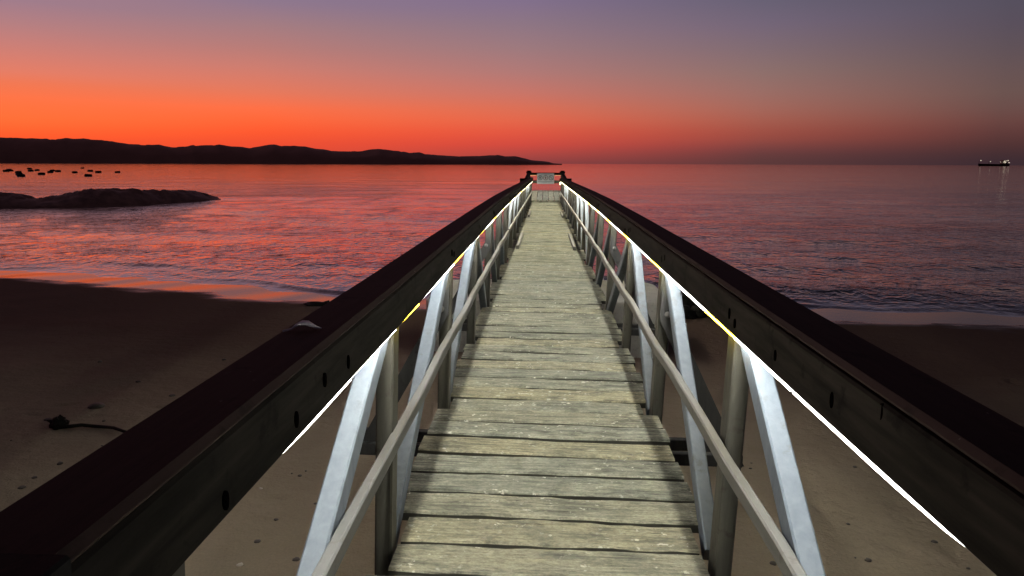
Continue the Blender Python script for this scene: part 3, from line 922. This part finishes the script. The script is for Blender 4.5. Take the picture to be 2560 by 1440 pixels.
# pale feather scrap on the left rail
fp = PP(-1, .675, 1.80, Z_CAP1) + PO
feather = empty("feather", tuple(fp))
feather.scale = (.78, 1.5, 1.15)
tag(feather, "pale limp feather lying on the dark left rail cap", "feather")
fpts = [(-.046,-.012,.004),(-.036,-.004,.010),(-.022,.004,.014),(-.004,.007,.013),(.014,.004,.009),(.030,.001,.006),(.046,.000,.004)]
wid = [.004,.0095,.0125,.012,.0085,.005,.002]
V, Fc = [], []; n = 8
for (x,y,z), w_ in zip(fpts, wid):
    for k in range(n):
        a = 2*math.pi*k/n; V.append((x, y + w_*math.cos(a), max(z + .35*w_*math.sin(a), .0006)))
for i in range(len(fpts)-1):
    for k in range(n):
        k2 = (k+1) % n; Fc.append((i*n+k, i*n+k2, (i+1)*n+k2, (i+1)*n+k))
Fc.append(tuple(range(n))[::-1]); Fc.append(tuple(range((len(fpts)-1)*n, len(fpts)*n)))
M_FEATH = plain("pale_feather", (.90,.85,.86), .8, 0, .1, 60, .3)
fix_normals(mesh_obj("vane", V, Fc, M_FEATH, feather, True))
bar("quill", Vector((-.044,-.011,.005)), Vector((-.066,-.022,.003)), .003, .003, M_FEATH, feather, Z1, .0005)

# ------------------------------------------------------------------ floats on the water
M_FLOAT = plain("dark_plastic_float", (.012,.010,.010), .6, 0, .3, 3, .1)
def float_mesh():
    prof = [(.05,-.62),(.27,-.62),(.30,-.58),(.30,-.20),(.325,-.18),(.325,-.13),(.30,-.11),(.30,.11),(.325,.13),(.325,.18),(.30,.20),(.30,.58),(.27,.62),(.05,.62)]
    return lathe("float_drum", prof, M_FLOAT, 14)
fl_me = float_mesh()
floats = [(15,428.5,9),(22,426.5,10),(27,427,8),(46,431.5,10),(48,436.5,11),(53,440.5,12),(74,422,7),(77,427.5,9),(93,426,8),(104,436,11),(126,431,9),(131,427,8),(145,428.5,9),(187,431.5,9),(206,420.5,6),(221,440,12),(226,428,9),(246,431,10),(294,431,9)]
order = ["first","second","third","fourth","fifth","sixth","seventh","eighth","ninth","tenth","eleventh","twelfth","thirteenth","fourteenth","fifteenth","sixteenth","seventeenth","eighteenth","nineteenth"]
for i, (px, py, w_) in enumerate(floats):
    p = at_z(px, py + 1.0, 0.0)
    dist = math.hypot(p.x, p.y)
    L = w_ * dist / F_PX
    k_ = L / 1.24
    rt = random.Random(i).uniform(-.25, .25)
    o = inst("float_drum", fl_me, None, (p.x, p.y, .16*k_), (0, R(90) + rt*.3, rt), (k_*1.25, k_*1.25, k_*1.15))
    where = order[i] + " from the left in the floating cluster" if i < 10 else order[len(floats)-1-i] + " from the right in the floating cluster"
    tag(o, "dark float drum on the water, " + where, "float", "float drums moored off the islet")

# ------------------------------------------------------------------ ship on the horizon
M_HULL = plain("dark_ship_hull", (.015,.012,.012), .6, 0, .2, .1, 0)
M_SHIPW = plain("ship_deckhouse_paint", (.30,.27,.23), .6, 0, .1, .1, 0)
M_LAMPW = emis("ship_lamp", (1.0,.86,.66), 1.05)
SD = 2600.0
sb = at_y(2445, 413, SD); se = at_y(2523, 413, SD)
shipL = (se - sb).length
ship = empty("tanker_ship", (sb.x, sb.y, 0))
ship.rotation_euler = (0, 0, math.atan2(se.y - sb.y, se.x - sb.x))
tag(ship, "dark tanker with bright deck lights on the horizon at right", "ship")
prof = [(0.0,8.5),(2,9.0),(8,7.6),(shipL*.74,7.2),(shipL*.75,8.6),(shipL-1,8.6),(shipL,6.5),(shipL-3,0),(4,0),(1,3)]
V, Fc = [], []; n = len(prof)
for sgn in (-1, 1):
    for x, z in prof:
        tpr = min(1.0, x / 14 + .06, (shipL - x) / 8 + .35)
        V.append((x, sgn * 8 * tpr, z - .5))
Fc = [tuple(range(n)), tuple(range(n, 2*n))[::-1]] + [(i, (i+1)%n, n+(i+1)%n, n+i) for i in range(n)]
fix_normals(mesh_obj("hull", V, Fc, M_HULL, ship))
bar("deckhouse", Vector((shipL*.79, 0, 8)), Vector((shipL*.79, 0, 17.5)), 12, 12, M_SHIPW, ship, X1, .4)
bar("bridge", Vector((shipL*.775, 0, 17.5)), Vector((shipL*.775, 0, 20)), 8, 15, M_SHIPW, ship, X1, .4)
bar("funnel", Vector((shipL*.90, 0, 8)), Vector((shipL*.90, 0, 18)), 5, 5, M_HULL, ship, X1, .5)
bar("foremast", Vector((2.5, 0, 8)), Vector((2.5, 0, 18)), .8, .8, M_HULL, ship, X1, .1)
bar("midmast", Vector((shipL*.34, 0, 6.7)), Vector((shipL*.34, 0, 14.5)), .8, .8, M_HULL, ship, X1, .1)
lamp_me = blob("lamp", 1, 2, (1,1,1), 0.0, M_LAMPW)
for (fx, z, r_) in ((.03,18.5,1.7),(.34,15,1.35),(.66,13.5,1.05),(.775,13.5,1.9),(.80,16.5,1.8),(.83,13,1.6),(.86,17.5,1.5),(.90,18.8,1.6),(.93,12.0,1.4),(.955,11.3,1.1),(.81,11.0,1.3)):
    inst("lamp", lamp_me, ship, (fx*shipL, -8.6, z), (0,0,0), (r_*.85,)*3)
